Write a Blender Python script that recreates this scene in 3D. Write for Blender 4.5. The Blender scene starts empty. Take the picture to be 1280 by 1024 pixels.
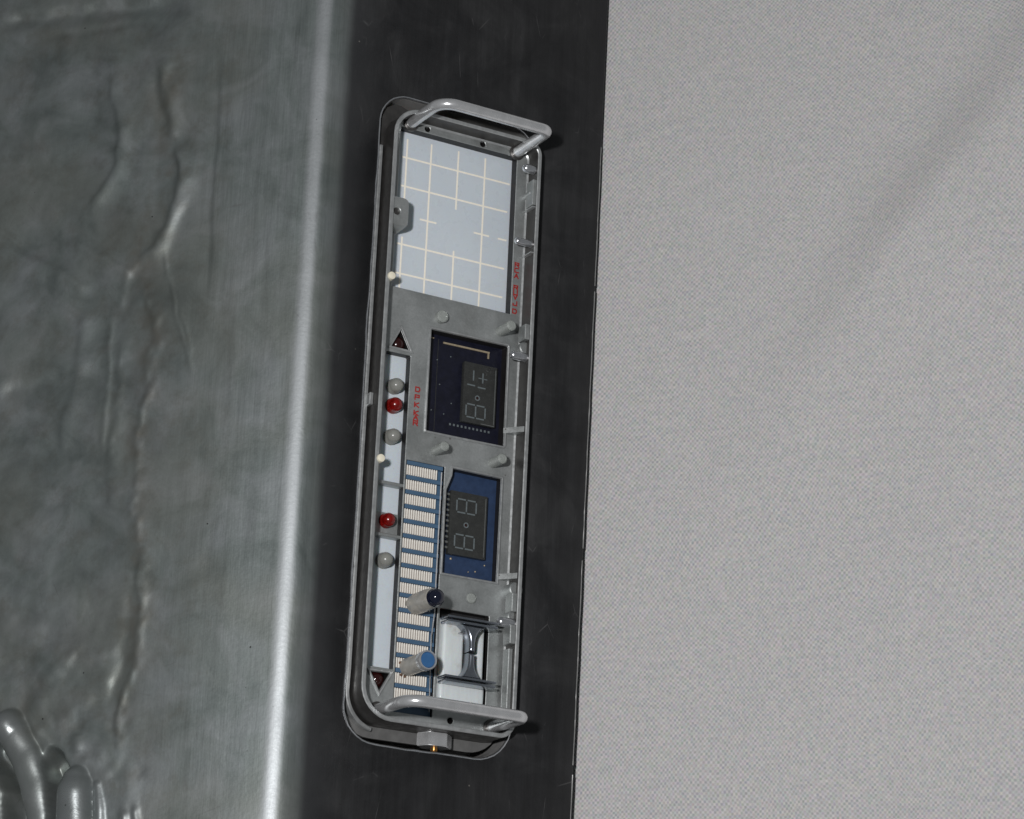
import bpy, bmesh, math, random
import numpy as np
from mathutils import Vector, Matrix

# ------------------------------------------------------------------ scene, camera, light
S = 0.01                                   # modelled in centimetres, stored in metres
THETA = math.radians(50.0)                 # slope of the slab's side to the cloth
scene = bpy.context.scene
COL = scene.collection
ROT = Matrix.Rotation(THETA, 4, 'Y')
# panel axes: x across the panel, y up along it, z out of the side face (all cm)
FOOT = (7.30, -7.8, -0.05)                 # foot of the sloping side, on the cloth
ORG = ROT @ Vector((1.85, -8.7, 0.0))
LIFT = -(ROT @ Vector(FOOT)).z
def W(x, y, z):
    p = ROT @ Vector((x, y, z))
    return Vector(((p.x - ORG.x) * S, (p.y - ORG.y) * S, (p.z + LIFT) * S))

RX = ((0.8695864648497548, 0.0408354158986659, 0.49208926929825353),
      (0.18613401932122423, -0.9501666552597514, -0.25007489694853996),
      (0.457354902675627, 0.30905629914447585, -0.8338529228573155))
CAM_P = (-33.93048950036012, -33.626432944132674, 69.88386586048593)
right = ROT.to_3x3() @ Vector(RX[0]); down = ROT.to_3x3() @ Vector(RX[1]); fwd = ROT.to_3x3() @ Vector(RX[2])
cam_d = bpy.data.cameras.new('camera'); cam = bpy.data.objects.new('camera', cam_d); COL.objects.link(cam)
mw = Matrix((right, -down, -fwd)).transposed().to_4x4(); mw.translation = W(*CAM_P)
cam.matrix_world = mw
cam_d.sensor_fit = 'HORIZONTAL'; cam_d.sensor_width = 36.0
cam_d.lens = 3257.3 / 1280.0 * 36.0
cam_d.clip_start = 0.05; cam_d.clip_end = 50.0
scene.camera = cam

world = bpy.data.worlds.new('World'); scene.world = world; world.use_nodes = True
bg = world.node_tree.nodes['Background']
bg.inputs[0].default_value = (0.92, 0.97, 1.0, 1); bg.inputs[1].default_value = 0.11

# the camera's flash: a small head held up and to the left of the lens
fl = bpy.data.lights.new('flash', 'AREA'); fl.shape = 'RECTANGLE'; fl.size = 0.05; fl.size_y = 0.03
fl.energy = 5.3; fl.color = (1.0, 0.985, 0.99)
flo = bpy.data.objects.new('flash', fl); COL.objects.link(flo)
fpos = mw.translation - right * 0.12 - down * 0.10 + fwd * 0.02
aim = W(2.5, -9, 0.4)
zq = (fpos - aim).normalized()
flo.matrix_world = Matrix.Translation(fpos) @ zq.to_track_quat('Z', 'Y').to_matrix().to_4x4()

vs = scene.view_settings
scene.display_settings.display_device = 'sRGB'
vs.view_transform = 'Standard'; vs.look = 'None'; vs.exposure = 0.0; vs.gamma = 1.0
vs.use_curve_mapping = False
scene.render.engine = 'CYCLES'
scene.cycles.max_bounces = 10; scene.cycles.glossy_bounces = 5; scene.cycles.transmission_bounces = 8
scene.cycles.caustics_reflective = False; scene.cycles.caustics_refractive = False

random.seed(7); RNG = np.random.default_rng(11)

# ------------------------------------------------------------------ materials
K = .72                                    # overall reflectance of the greys, set against the flash
def kk(*c): return tuple(v * K for v in c)
class NT:
    def __init__(s, name):
        s.m = bpy.data.materials.new(name); s.m.use_nodes = True
        s.t = s.m.node_tree; s.b = s.t.nodes['Principled BSDF']
        tc = s.t.nodes.new('ShaderNodeTexCoord')
        mp = s.n('ShaderNodeMapping'); mp.inputs['Scale'].default_value = (100, 100, 100)
        s.l(tc.outputs['Object'], mp.inputs[0]); s.co = mp.outputs[0]
    def n(s, k, **kw):
        x = s.t.nodes.new(k)
        for a, v in kw.items(): setattr(x, a, v)
        return x
    def l(s, a, b): s.t.links.new(a, b)
    def scale(s, v, src=None, loc=(0, 0, 0), rot=(0, 0, 0)):
        mp = s.n('ShaderNodeMapping'); mp.inputs['Scale'].default_value = v
        mp.inputs['Location'].default_value = loc; mp.inputs['Rotation'].default_value = rot
        s.l(src or s.co, mp.inputs[0]); return mp.outputs[0]
    def noise(s, sc, det=4, rough=.55, src=None, dist=0.0):
        x = s.n('ShaderNodeTexNoise'); x.inputs['Scale'].default_value = sc
        x.inputs['Detail'].default_value = det; x.inputs['Roughness'].default_value = rough
        x.inputs['Distortion'].default_value = dist
        s.l(src or s.co, x.inputs['Vector']); return x.outputs['Fac']
    def ramp(s, fac, stops, interp='LINEAR'):
        r = s.n('ShaderNodeValToRGB'); r.color_ramp.interpolation = interp
        e = r.color_ramp.elements
        while len(e) < len(stops): e.new(.5)
        for i, (p, c) in enumerate(stops):
            e[i].position = p
            c = (c, c, c) if not hasattr(c, '__len__') else c
            e[i].color = (c[0], c[1], c[2], 1)
        s.l(fac, r.inputs[0]); return r.outputs[0]
    def mix(s, f, a, b, blend='MIX'):
        x = s.n('ShaderNodeMix', data_type='RGBA', blend_type=blend)
        for sock, v in ((x.inputs[0], f), (x.inputs[6], a), (x.inputs[7], b)):
            if hasattr(v, 'is_output'): s.l(v, sock)
            elif hasattr(v, '__len__'): sock.default_value = (v[0], v[1], v[2], 1)
            else: sock.default_value = v
        return x.outputs[2]
    def math(s, op, a, b=None, c=None):
        x = s.n('ShaderNodeMath', operation=op)
        for i, v in enumerate((a, b, c)):
            if v is None: continue
            if hasattr(v, 'is_output'): s.l(v, x.inputs[i])
            else: x.inputs[i].default_value = v
        return x.outputs[0]
    def set(s, **kw):
        names = dict(col='Base Color', metal='Metallic', rough='Roughness', trans='Transmission Weight', ior='IOR',
                     spec='Specular IOR Level', sss='Subsurface Weight', coat='Coat Weight', sheen='Sheen Weight')
        for k, v in kw.items():
            i = s.b.inputs[names[k]]
            if hasattr(v, 'is_output'): s.l(v, i)
            elif hasattr(v, '__len__'): i.default_value = (v[0], v[1], v[2], 1)
            else: i.default_value = v
        return s
    def bump(s, h, st=.3, dist=.0005):
        b = s.n('ShaderNodeBump'); b.inputs['Strength'].default_value = st; b.inputs['Distance'].default_value = dist
        s.l(h, b.inputs['Height']); s.l(b.outputs[0], s.b.inputs['Normal']); return s

def simple(name, col, rough=.4, metal=0.0, var=.12, sc=3.0, bump=0.0, k=K, **kw):
    col = tuple(c * k for c in col)
    m = NT(name)
    nz = m.noise(sc, 5, .6)
    lo = tuple(c * (1 - var) for c in col); hi = tuple(min(1, c * (1 + var)) for c in col)
    m.set(col=m.ramp(nz, [(.3, lo), (.7, hi)]), metal=metal,
          rough=m.ramp(m.noise(sc * 2.3, 3), [(.3, max(.03, rough - .06)), (.7, rough + .06)]), **kw)
    if bump: m.bump(m.noise(sc * 9, 3), bump, .0003)
    return m.m

def slab_material(name='dark_cast_metal', polish=0.0):
    m = NT(name)
    sep = m.n('ShaderNodeSeparateXYZ'); m.l(m.co, sep.inputs[0])
    # worn front, blackened side: the boundary wanders along the rounded edge
    wob = m.noise(1.0, 3, .5, m.scale((.4, .9, .4)))
    edge = m.math('ADD', sep.outputs[0], m.math('MULTIPLY', m.math('SUBTRACT', wob, .5), .08))
    mr = m.n('ShaderNodeMapRange', interpolation_type='SMOOTHSTEP')
    m.l(edge, mr.inputs[0]); mr.inputs[1].default_value = -2.78; mr.inputs[2].default_value = -2.12
    side = mr.outputs[0]
    streak = m.noise(1.0, 6, .6, m.scale((3.0, .22, 3.0)))
    fine = m.noise(1.0, 5, .65, m.scale((26, .9, 26)))
    blotch = m.noise(.55, 6, .6, None, .6)
    grain = m.noise(22, 3, .6)
    fr = m.ramp(blotch, [(.25, kk(.215, .252, .243)), (.45, kk(.29, .330, .322)), (.62, kk(.345, .378, .382)), (.8, kk(.395, .428, .438))])
    lf = m.n('ShaderNodeMapRange', interpolation_type='SMOOTHSTEP'); m.l(m.math('ADD', sep.outputs[0], m.math('MULTIPLY', wob, .9)), lf.inputs[0]); lf.inputs[1].default_value = -6.2; lf.inputs[2].default_value = -4.6
    flat = lf.outputs[0]
    pat = m.ramp(m.noise(.9, 5, .55, m.scale((1, 1, 1), None, (2, 8, 5)), .25), [(.28, .72), (.5, 1.0), (.75, 1.22)])
    fr = m.mix(m.math('MULTIPLY_ADD', flat, -.75, .85), fr, pat, 'MULTIPLY')
    fr = m.mix(m.math('MULTIPLY_ADD', flat, .32, .10), fr, m.ramp(streak, [(.25, .45), (.55, 1.0), (.8, 1.35)]), 'MULTIPLY')
    fr = m.mix(m.math('MULTIPLY_ADD', flat, .24, .06), fr, m.ramp(fine, [(.3, .6), (.7, 1.4)]), 'MULTIPLY')
    # brownish dirt caught in the rough relief far from the edge
    dirt = m.math('MULTIPLY', m.ramp(m.noise(1.3, 7, .7), [(.5, 0.0), (.7, 1.0)]), m.ramp(m.math('DIVIDE', m.math('MULTIPLY', sep.outputs[0], -1.0), 12.0), [(.37, 0.0), (.45, 1.0)]))
    fr = m.mix(m.math('MULTIPLY', dirt, .32), fr, (.12, .108, .082))
    ol = m.ramp(m.noise(.28, 3, .5, m.scale((1, 1, 1), None, (9, 2, 4))), [(.42, 0.0), (.62, 1.0)])
    fr = m.mix(m.math('MULTIPLY', ol, .30), fr, kk(.33, .335, .29))
    sd = m.ramp(blotch, [(.25, kk(.011, .0115, .013)), (.5, kk(.022, .0225, .024)), (.78, kk(.044, .045, .046))])
    sd = m.mix(.6, sd, m.ramp(streak, [(.3, .55), (.7, 1.5)]), 'MULTIPLY')
    sd = m.mix(.25, sd, m.ramp(fine, [(.3, .5), (.75, 1.8)]), 'MULTIPLY')
    # side colour painted paler towards the edge, standing in for its sheen
    sheen_fade = m.n('ShaderNodeMapRange', interpolation_type='SMOOTHSTEP'); m.l(m.math('ADD', sep.outputs[0], m.math('MULTIPLY', streak, 1.2)), sheen_fade.inputs[0]); sheen_fade.inputs[1].default_value = -2.2; sheen_fade.inputs[2].default_value = -.2
    sd = m.mix(m.math('SUBTRACT', .55, m.math('MULTIPLY', sheen_fade.outputs[0], .55)), sd, kk(.070, .074, .078))
    # scuffs: pale thin scratches
    vo = m.n('ShaderNodeTexVoronoi', feature='DISTANCE_TO_EDGE'); vo.inputs['Scale'].default_value = .8
    m.l(m.scale((1.2, .5, 1.2), None, (3, 1, 2), (0, 0, .5)), vo.inputs['Vector'])
    scr = m.math('MULTIPLY', m.ramp(vo.outputs['Distance'], [(0.0, 1.0), (.010, 0.0)]), m.ramp(m.noise(.9, 3), [(.56, 0.0), (.68, 1.0)]))
    # pinholes and specks
    v2 = m.n('ShaderNodeTexVoronoi'); v2.inputs['Scale'].default_value = 1.5; m.l(m.co, v2.inputs['Vector'])
    pit = m.math('MULTIPLY', m.ramp(v2.outputs['Distance'], [(.03, 1.0), (.055, 0.0)]), m.ramp(m.noise(.8, 2), [(.52, 0.0), (.56, 1.0)]))
    v3 = m.n('ShaderNodeTexVoronoi'); v3.inputs['Scale'].default_value = 1.1; m.l(m.scale((1, 1, 1), None, (7, 3, 1)), v3.inputs['Vector'])
    spk = m.math('MULTIPLY', m.ramp(v3.outputs['Distance'], [(.022, 1.0), (.035, 0.0)]), m.ramp(m.noise(1.1, 2, .5, m.scale((1, 1, 1), None, (4, 4, 4))), [(.54, 0.0), (.58, 1.0)]))
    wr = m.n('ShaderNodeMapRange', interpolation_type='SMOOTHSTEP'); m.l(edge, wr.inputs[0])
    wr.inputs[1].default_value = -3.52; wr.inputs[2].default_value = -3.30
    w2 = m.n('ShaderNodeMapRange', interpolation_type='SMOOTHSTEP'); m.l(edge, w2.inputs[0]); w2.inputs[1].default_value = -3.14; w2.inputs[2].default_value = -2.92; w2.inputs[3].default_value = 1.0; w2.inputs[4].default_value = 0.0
    worn_highlight = m.math('MULTIPLY', m.math('MULTIPLY', wr.outputs[0], w2.outputs[0]), m.math('MULTIPLY_ADD', m.noise(1.0, 5, .6, m.scale((8, .8, 8))), .5, .6))  # bare worn metal along the edge, brightened to paint in its highlight
    at_ = m.n('ShaderNodeAttribute', attribute_name='rubbed'); rub = at_.outputs['Fac']
    ad = m.n('ShaderNodeAttribute', attribute_name='dirt')
    fr = m.mix(m.math('MULTIPLY', ad.outputs['Fac'], .5), fr, (.13, .112, .085))
    fr = m.mix(m.math('MULTIPLY', rub, .7), fr, kk(.42, .45, .455))
    fr = m.mix(worn_highlight, fr, kk(.53, .56, .575))
    col = m.mix(side, fr, sd)
    col = m.mix(m.math('MULTIPLY', scr, .5), col, (.16, .16, .16))
    col = m.mix(m.math('MULTIPLY', pit, .85), col, (.010, .009, .008))
    col = m.mix(m.math('MULTIPLY', spk, .6), col, (.22, .21, .19))
    m.set(col=col, metal=m.math('MULTIPLY_ADD', side, -.47, m.math('MULTIPLY_ADD', worn_highlight, .15, .72)),
          rough=m.math('ADD', m.ramp(grain, [(.3, .43 - polish), (.7, .50 - polish)]), m.math('MULTIPLY_ADD', m.math('SUBTRACT', blotch, .5), .22, m.math('MULTIPLY_ADD', rub, -.20, m.math('MULTIPLY', worn_highlight, .07)))), spec=.6)
    h = m.math('ADD', m.math('MULTIPLY', m.noise(8, 4, .5), 1.0), m.math('MULTIPLY', m.math('MULTIPLY', fine, flat), .35))
    h = m.math('SUBTRACT', h, m.math('MULTIPLY', pit, .6))
    m.bump(h, .12, .0003)
    return m.m

def cloth_material():
    m = NT('grey_woven_cloth')
    sep = m.n('ShaderNodeSeparateXYZ')
    warp = m.n('ShaderNodeTexNoise'); warp.inputs['Scale'].default_value = .35; m.l(m.co, warp.inputs['Vector'])
    off = m.n('ShaderNodeVectorMath', operation='MULTIPLY_ADD'); m.l(warp.outputs['Color'], off.inputs[0])
    off.inputs[1].default_value = (.5, .5, 0); m.l(m.scale((1, 1, 1), None, (0, 0, 0), (0, 0, CLOTH_TURN)), off.inputs[2])
    m.l(off.outputs[0], sep.inputs[0])
    px, py = 2 * math.pi / .146, 2 * math.pi / .164
    sx = m.math('SINE', m.math('MULTIPLY', sep.outputs[0], px)); sy = m.math('SINE', m.math('MULTIPLY', sep.outputs[1], py))
    we = m.math('MULTIPLY', sx, sy)
    cell = m.n('ShaderNodeCombineXYZ')
    m.l(m.math('FLOOR', m.math('MULTIPLY', sep.outputs[0], px / math.pi)), cell.inputs[0]); m.l(m.math('FLOOR', m.math('MULTIPLY', sep.outputs[1], py / math.pi)), cell.inputs[1])
    wn = m.n('ShaderNodeTexWhiteNoise', noise_dimensions='2D'); m.l(cell.outputs[0], wn.inputs['Vector'])
    jit = m.noise(9, 3, .7); slub = m.noise(1.0, 3, .6, m.scale((.8, 7, 1), None, (0, 0, 0), (0, 0, CLOTH_TURN)))
    fac = m.math('ADD', m.math('MULTIPLY', we, .31), m.math('ADD', m.math('MULTIPLY', jit, .36), m.math('MULTIPLY_ADD', wn.outputs['Value'], .24, .19)))
    col = m.ramp(fac, [(.0, kk(.435, .43, .428)), (.5, kk(.64, .634, .630)), (1.0, kk(.81, .80, .79))])
    col = m.mix(.35, col, m.ramp(slub, [(.3, .9), (.7, 1.08)]), 'MULTIPLY')
    col = m.mix(.045, col, wn.outputs['Color'])
    v = m.n('ShaderNodeTexVoronoi'); v.inputs['Scale'].default_value = .38; m.l(m.scale((1, 1, .0)), v.inputs['Vector'])
    lint = m.math('MULTIPLY', m.ramp(v.outputs['Distance'], [(.018, 1.0), (.035, 0.0)]), m.ramp(m.noise(.4, 2), [(.5, 0.0), (.55, 1.0)]))
    col = m.mix(m.math('MULTIPLY', lint, .45), col, (.22, .21, .20))
    m.set(col=col, rough=.9, spec=.15, sheen=.15)
    m.bump(m.math('ADD', we, m.math('MULTIPLY', jit, .8)), .35, .0003)
    return m.m

# the weave runs level in the photograph: find that direction on the cloth
_e = Vector((right.x, right.y, 0)).normalized(); CLOTH_TURN = -math.atan2(_e.y, _e.x)

def cast_alu():
    m = NT('cast_aluminium')
    bl = m.noise(1.1, 6, .6); gr = m.noise(14, 4, .6)
    c = m.ramp(bl, [(.25, kk(.42, .445, .44)), (.5, kk(.56, .59, .585)), (.75, kk(.66, .69, .69))])
    c = m.mix(.35, c, m.ramp(gr, [(.3, .75), (.7, 1.2)]), 'MULTIPLY')
    v = m.n('ShaderNodeTexVoronoi'); v.inputs['Scale'].default_value = 1.6; m.l(m.co, v.inputs['Vector'])
    st = m.math('MULTIPLY', m.ramp(v.outputs['Distance'], [(.03, 1.0), (.07, 0.0)]), m.ramp(m.noise(.7, 3), [(.5, 0.0), (.56, 1.0)]))
    c = m.mix(m.math('MULTIPLY', st, .7), c, (.07, .05, .035))
    gm = m.ramp(m.noise(.8, 5, .65, m.scale((1, .6, 1), None, (5, 5, 2))), [(.55, 0.0), (.75, 1.0)])
    c = m.mix(m.math('MULTIPLY', gm, .35), c, (.15, .145, .13))
    m.set(col=c, metal=.72, rough=m.ramp(bl, [(.3, .42), (.7, .55)]))
    m.bump(m.noise(18, 4, .6), .22, .0003)
    return m.m

def steel(name, col, rough, sc=4.0, metal=.85, k=.85):
    col = tuple(c * k for c in col)
    m = NT(name)
    n1 = m.noise(1.0, 5, .6, m.scale((sc, sc * .25, sc)))
    m.set(col=m.ramp(n1, [(.3, tuple(c * .75 for c in col)), (.7, col)]), metal=metal,
          rough=m.ramp(m.noise(sc * 1.7, 4), [(.3, rough * .75), (.7, rough * 1.35)]))
    m.bump(m.noise(14, 2), .02, .0002)
    return m.m

M = {}
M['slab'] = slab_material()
M['cloth'] = cloth_material()
M['alu'] = cast_alu()
M['rim'] = steel('worn_rim_metal', (.62, .64, .64), .40, 4.0, .68)
M['wall_dark'] = steel('dark_shade_metal', (.15, .145, .14), .40, 3.0, .8)  # dark metal parts; on the rim's walls the tone stands in for shade
M['handle'] = steel('polished_steel', (.78, .79, .80), .24, 2.0, .70, 1.0)
M['chrome'] = steel('chrome', (.72, .74, .77), .20, 2.0, .9)
M['liner'] = steel('bare_metal', (.50, .50, .49), .38, 3.0, .6)
def acrylic():
    m = NT('milky_acrylic')
    c = m.ramp(m.noise(.35, 3, .5), [(.3, kk(.87, .90, .945)), (.7, kk(.93, .955, .99))])
    v = m.n('ShaderNodeTexVoronoi'); v.inputs['Scale'].default_value = 1.7; m.l(m.co, v.inputs['Vector'])
    dst = m.math('MULTIPLY', m.ramp(v.outputs['Distance'], [(.03, 1.0), (.06, 0.0)]), m.ramp(m.noise(.9, 2), [(.5, 0.0), (.55, 1.0)]))
    c = m.mix(m.math('MULTIPLY', dst, .35), c, (.30, .28, .25))
    gr = m.math('MULTIPLY', m.ramp(m.noise(1.4, 6, .7), [(.56, 0.0), (.74, 1.0)]), .22)
    c = m.mix(gr, c, (.46, .45, .43))
    m.set(col=c, rough=m.ramp(m.noise(2.5, 4), [(.3, .22), (.7, .40)]), sss=.15); return m.m
M['acrylic'] = acrylic()
M['cream'] = simple('cream_plastic', (.80, .75, .60), .45, 0, .06, 4, k=1)
M['line'] = simple('cream_ink', (.93, .88, .76), .5, 0, .04, 6, k=1)
M['navy'] = simple('dark_navy_board', (.0085, .0095, .022), .38, 0, .3, 4, .05)
M['blue'] = simple('blue_board', (.030, .058, .130), .42, 0, .18, 5, .08)
M['chip'] = simple('smoked_chip', (.046, .048, .046), .25, 0, .2, 6)
M['segment'] = simple('grey_segment', (.17, .20, .21), .45, 0, .2, 9)
M['chip_edge'] = simple('chip_edge', (.16, .17, .165), .4, 0, .2, 8)
M['gold'] = simple('gold_pad', (.62, .52, .36), .4, .4, .2, 8)
M['steel_blue'] = simple('steel_blue_plastic', (.085, .165, .27), .42, 0, .1, 3, .04)
M['contact'] = simple('silvered_contact', (.90, .87, .80), .38, .15, .10, 9, k=1)
M['copper'] = simple('copper_trace', (.30, .17, .13), .42, .3, .2, 9)
M['post_blue'] = simple('blue_button_plastic', (.045, .155, .36), .38, 0, .08, 4)
M['resin'] = simple('aged_resin', (.47, .455, .41), .24, 0, .25, 2.2, .06)
M['navy_glass'] = simple('dark_blue_lens', (.007, .010, .026), .10, 0, .2, 3, coat=.6)
M['black'] = simple('black_rubber', (.006, .006, .007), .55, 0, .2, 4)
M['ptfe'] = simple('white_nylon', (.74, .76, .77), .34, 0, .05, 1.5, .03, k=.92, sss=.1)
def nylon():
    m = NT('white_nylon'); v = m.ramp(m.noise(1.3, 5, .65), [(.58, 0.0), (.74, 1.0)])
    c = m.mix(m.math('MULTIPLY', v, .5), kk(.98, 1.0, 1.0), kk(.50, .40, .24))
    sc = m.ramp(m.noise(1.0, 4, .6, m.scale((9, 1.2, 9))), [(.35, .86), (.65, 1.0)])
    m.set(col=m.mix(.7, c, sc, 'MULTIPLY'), rough=.26, sss=.12); m.bump(m.noise(2.2, 4), .15, .0008); return m.m
M['ptfe'] = nylon()
M['rust'] = simple('rusty_stain', (.16, .075, .035), .7, 0, .4, 6)
M['brass'] = simple('brass', (.55, .28, .085), .30, .85, .15, 5)
M['red'] = simple('red_lens', (.24, .0045, .003), .22, 0, .65, 4, coat=.35)
M['dark_red'] = simple('dark_red_lens', (.030, .0045, .004), .18, 0, .3, 5, coat=.4)
M['red_ink'] = simple('red_ink', (.42, .028, .024), .55, 0, .15, 9)
M['clear'] = simple('frosted_clear_lens', (.62, .63, .58), .22, 0, .12, 4, trans=.5, ior=1.45)
M['clear_post'] = simple('clear_resin_post', (.72, .77, .73), .24, 0, .1, 4, trans=.5, ior=1.45)
M['flange'] = steel('dull_grey_metal', (.26, .26, .255), .40, 2.5, .5)
M['pin'] = steel('bright_pin_metal', (.80, .82, .85), .27, 2.0, .92, 1.0)
M['dark_chrome'] = steel('dark_chrome', (.44, .48, .54), .22, 2.0, .92, .8)
M['pit'] = simple('black_pit_wall', (.014, .013, .013), .5, 0, .3, 4)  # near-black walls of the openings in the floor plate
M['back'] = simple('dark_back', (.035, .035, .037), .5, .3, .2, 3)

# ------------------------------------------------------------------ object helpers
def root(name, label, cat, base):
    o = bpy.data.objects.new(name, None); COL.objects.link(o)
    o.empty_display_size = .02
    o.location = W(*base); o.rotation_euler = (0, THETA, 0)
    o['label'] = label; o['category'] = cat; o['cm'] = list(base)
    return o
BASE = {}
def link(name, me, mat, parent, base=None, label=None, smooth=None):
    o = bpy.data.objects.new(name, me); COL.objects.link(o)
    if mat is not None and not me.materials: me.materials.append(mat)
    if parent is not None: o.parent = parent
    if label: o['label'] = label
    return o
CUR = {'base': (0, 0, 0)}
def build(name, bm, mat, parent, label=None, smooth=True, angle=35, at=None):
    """bm in panel cm. The object's own origin is the middle of its shape."""
    bmesh.ops.recalc_face_normals(bm, faces=bm.faces[:])
    pb = Vector(parent['cm']) if parent is not None else Vector((0, 0, 0))
    vs_ = [v.co for v in bm.verts]
    c = Vector(at) if at is not None else (Vector([min(v[i] for v in vs_) for i in range(3)]) + Vector([max(v[i] for v in vs_) for i in range(3)])) / 2
    for v in bm.verts: v.co = (v.co - c) * S
    me = bpy.data.meshes.new(name); bm.to_mesh(me); bm.free()
    if smooth:
        me.shade_smooth()
        try: me.set_sharp_from_angle(angle=math.radians(angle))
        except Exception: pass
    o = link(name, me, mat, parent, label=label)
    o['cm'] = list(c); o.location = (c - pb) * S
    return o
def again(o, dx, dy, dz=0.0, parent=None):
    c = o.copy(); COL.objects.link(c); c.parent = parent or o.parent
    c.location = Vector(o.location) + Vector((dx, dy, dz)) * S
    c['cm'] = [o['cm'][0] + dx, o['cm'][1] + dy, o['cm'][2] + dz]
    return c

def NB(): return bmesh.new()
def box(bm, x0, x1, y0, y1, z0, z1, bev=0.0, seg=1):
    r = bmesh.ops.create_cube(bm, size=1.0)
    for v in r['verts']:
        v.co = Vector(((x0 + x1) / 2 + v.co.x * (x1 - x0), (y0 + y1) / 2 + v.co.y * (y1 - y0), (z0 + z1) / 2 + v.co.z * (z1 - z0)))
    if bev:
        es = list({e for v in r['verts'] for e in v.link_edges})
        bmesh.ops.bevel(bm, geom=es, offset=bev, segments=seg, profile=.6, affect='EDGES')
    return bm
def lathe(bm, prof, n=24, base=(0, 0, 0), axis='z'):
    """prof: list of (r, h); first/last r = 0 closes."""
    rings = []
    for r, h in prof:
        if r < 1e-6: rings.append([bm.verts.new((0, 0, h))]); continue
        rings.append([bm.verts.new((r * math.cos(2 * math.pi * k / n), r * math.sin(2 * math.pi * k / n), h)) for k in range(n)])
    for a, b in zip(rings, rings[1:]):
        for k in range(n):
            k2 = (k + 1) % n
            if len(a) == 1 and len(b) == 1: continue
            if len(a) == 1: bm.faces.new((a[0], b[k], b[k2]))
            elif len(b) == 1: bm.faces.new((a[k], a[k2], b[0]))
            else: bm.faces.new((a[k], a[k2], b[k2], b[k]))
    vs_ = [v for r in rings for v in r]
    R = {'z': Matrix.Identity(3), '-x': Matrix.Rotation(-math.pi / 2, 3, 'Y'), 'y': Matrix.Rotation(-math.pi / 2, 3, 'X'), '-y': Matrix.Rotation(math.pi / 2, 3, 'X')}[axis]
    for v in vs_: v.co = R @ v.co + Vector(base)
    return bm
def dome(r, h0, h1, k=5):
    """profile of a cylinder of radius r from h0 up to a dome whose top is h1"""
    d = min(r, h1 - h0)
    return [(0, h0), (r, h0)] + [(r * math.cos(a), h1 - d + d * math.sin(a)) for a in [math.pi / 2 * i / k for i in range(k)]] + [(0, h1)]
def arc(cx, cy, r, a0, a1, n=8):
    return [(cx + r * math.cos(math.radians(a0 + (a1 - a0) * i / n)), cy + r * math.sin(math.radians(a0 + (a1 - a0) * i / n))) for i in range(n + 1)]
def rrect(x0, x1, y0, y1, r, n=6):
    """counter-clockwise; r = (tr, tl, bl, br)"""
    if not hasattr(r, '__len__'): r = (r,) * 4
    return arc(x1 - r[0], y1 - r[0], r[0], 0, 90, n) + arc(x0 + r[1], y1 - r[1], r[1], 90, 180, n) + arc(x0 + r[2], y0 + r[2], r[2], 180, 270, n) + arc(x1 - r[3], y0 + r[3], r[3], 270, 360, n)
def offset(loop, d):
    """positive d grows a counter-clockwise loop"""
    out = []; n = len(loop)
    P = []
    for p in loop:
        if not P or (Vector(p) - Vector(P[-1])).length > 1e-5: P.append(p)
    n = len(P)
    for i in range(n):
        a, b, c = Vector(P[i - 1]), Vector(P[i]), Vector(P[(i + 1) % n])
        e1 = (b - a).normalized(); e2 = (c - b).normalized()
        n1 = Vector((e1.y, -e1.x)); n2 = Vector((e2.y, -e2.x))
        m = n1 + n2; m = m / max(.35, m.length_squared / 2) if m.length > 1e-6 else n1
        out.append((b.x + m.x * d, b.y + m.y * d))
    return out
def clean(loop):
    P = []
    for p in loop:
        if not P or (Vector(p) - Vector(P[-1])).length > 1e-5: P.append(p)
    if (Vector(P[0]) - Vector(P[-1])).length < 1e-5: P.pop()
    return P
def skin_loops(bm, levels, close=True):
    """levels: list of (loop, z) with equal counts; bridges them"""
    prev = None
    for loop, z in levels:
        cur = [bm.verts.new((x, y, z)) for x, y in loop]
        if prev:
            n = len(cur)
            for i in range(n):
                bm.faces.new((prev[i], prev[(i + 1) % n], cur[(i + 1) % n], cur[i]))
        prev = cur
    return prev
def ring(bm, loop, prof, mats=None):
    """closed moulding: prof = list of (offset, z), swept round the loop and closed"""
    loop = clean(loop)
    mats = mats or [0] * len(prof)
    rows = [[bm.verts.new((x, y, z)) for x, y in (offset(loop, d) if abs(d) > 1e-9 else offset(loop, 0))] for d, z in prof]
    n = len(rows[0]); k = len(rows)
    for j in range(k):
        a, b = rows[j], rows[(j + 1) % k]
        for i in range(n): bm.faces.new((a[i], a[(i + 1) % n], b[(i + 1) % n], b[i])).material_index = mats[j]
def plate(bm, outer, holes, z, ch=.02, depth=.3, wall=0):
    """flat sheet at z with chamfered, walled holes"""
    edges = []
    def loop_edges(vv):
        for i in range(len(vv)): edges.append(bm.edges.new((vv[i], vv[(i + 1) % len(vv)])))
    o = clean(outer); vv = [bm.verts.new((x, y, z)) for x, y in o]; loop_edges(vv)
    hv = []
    for h in holes:
        dep = depth
        if isinstance(h, tuple) and not isinstance(h[0], (tuple, list)): pass
        h = clean(h)
        big = offset(h, ch)
        v0 = [bm.verts.new((x, y, z)) for x, y in big]; loop_edges(v0)
        hv.append((h, v0))
    bmesh.ops.triangle_fill(bm, use_beauty=True, use_dissolve=False, edges=edges, normal=(0, 0, 1))
    for h, v0 in hv:
        h2 = offset(h, 0)
        v1 = [bm.verts.new((x, y, z - ch)) for x, y in h2]
        v2 = [bm.verts.new((x, y, z - depth)) for x, y in h2]
        n = len(v0)
        for i in range(n):
            bm.faces.new((v0[i], v0[(i + 1) % n], v1[(i + 1) % n], v1[i]))
            bm.faces.new((v1[i], v1[(i + 1) % n], v2[(i + 1) % n], v2[i])).material_index = wall
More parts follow.
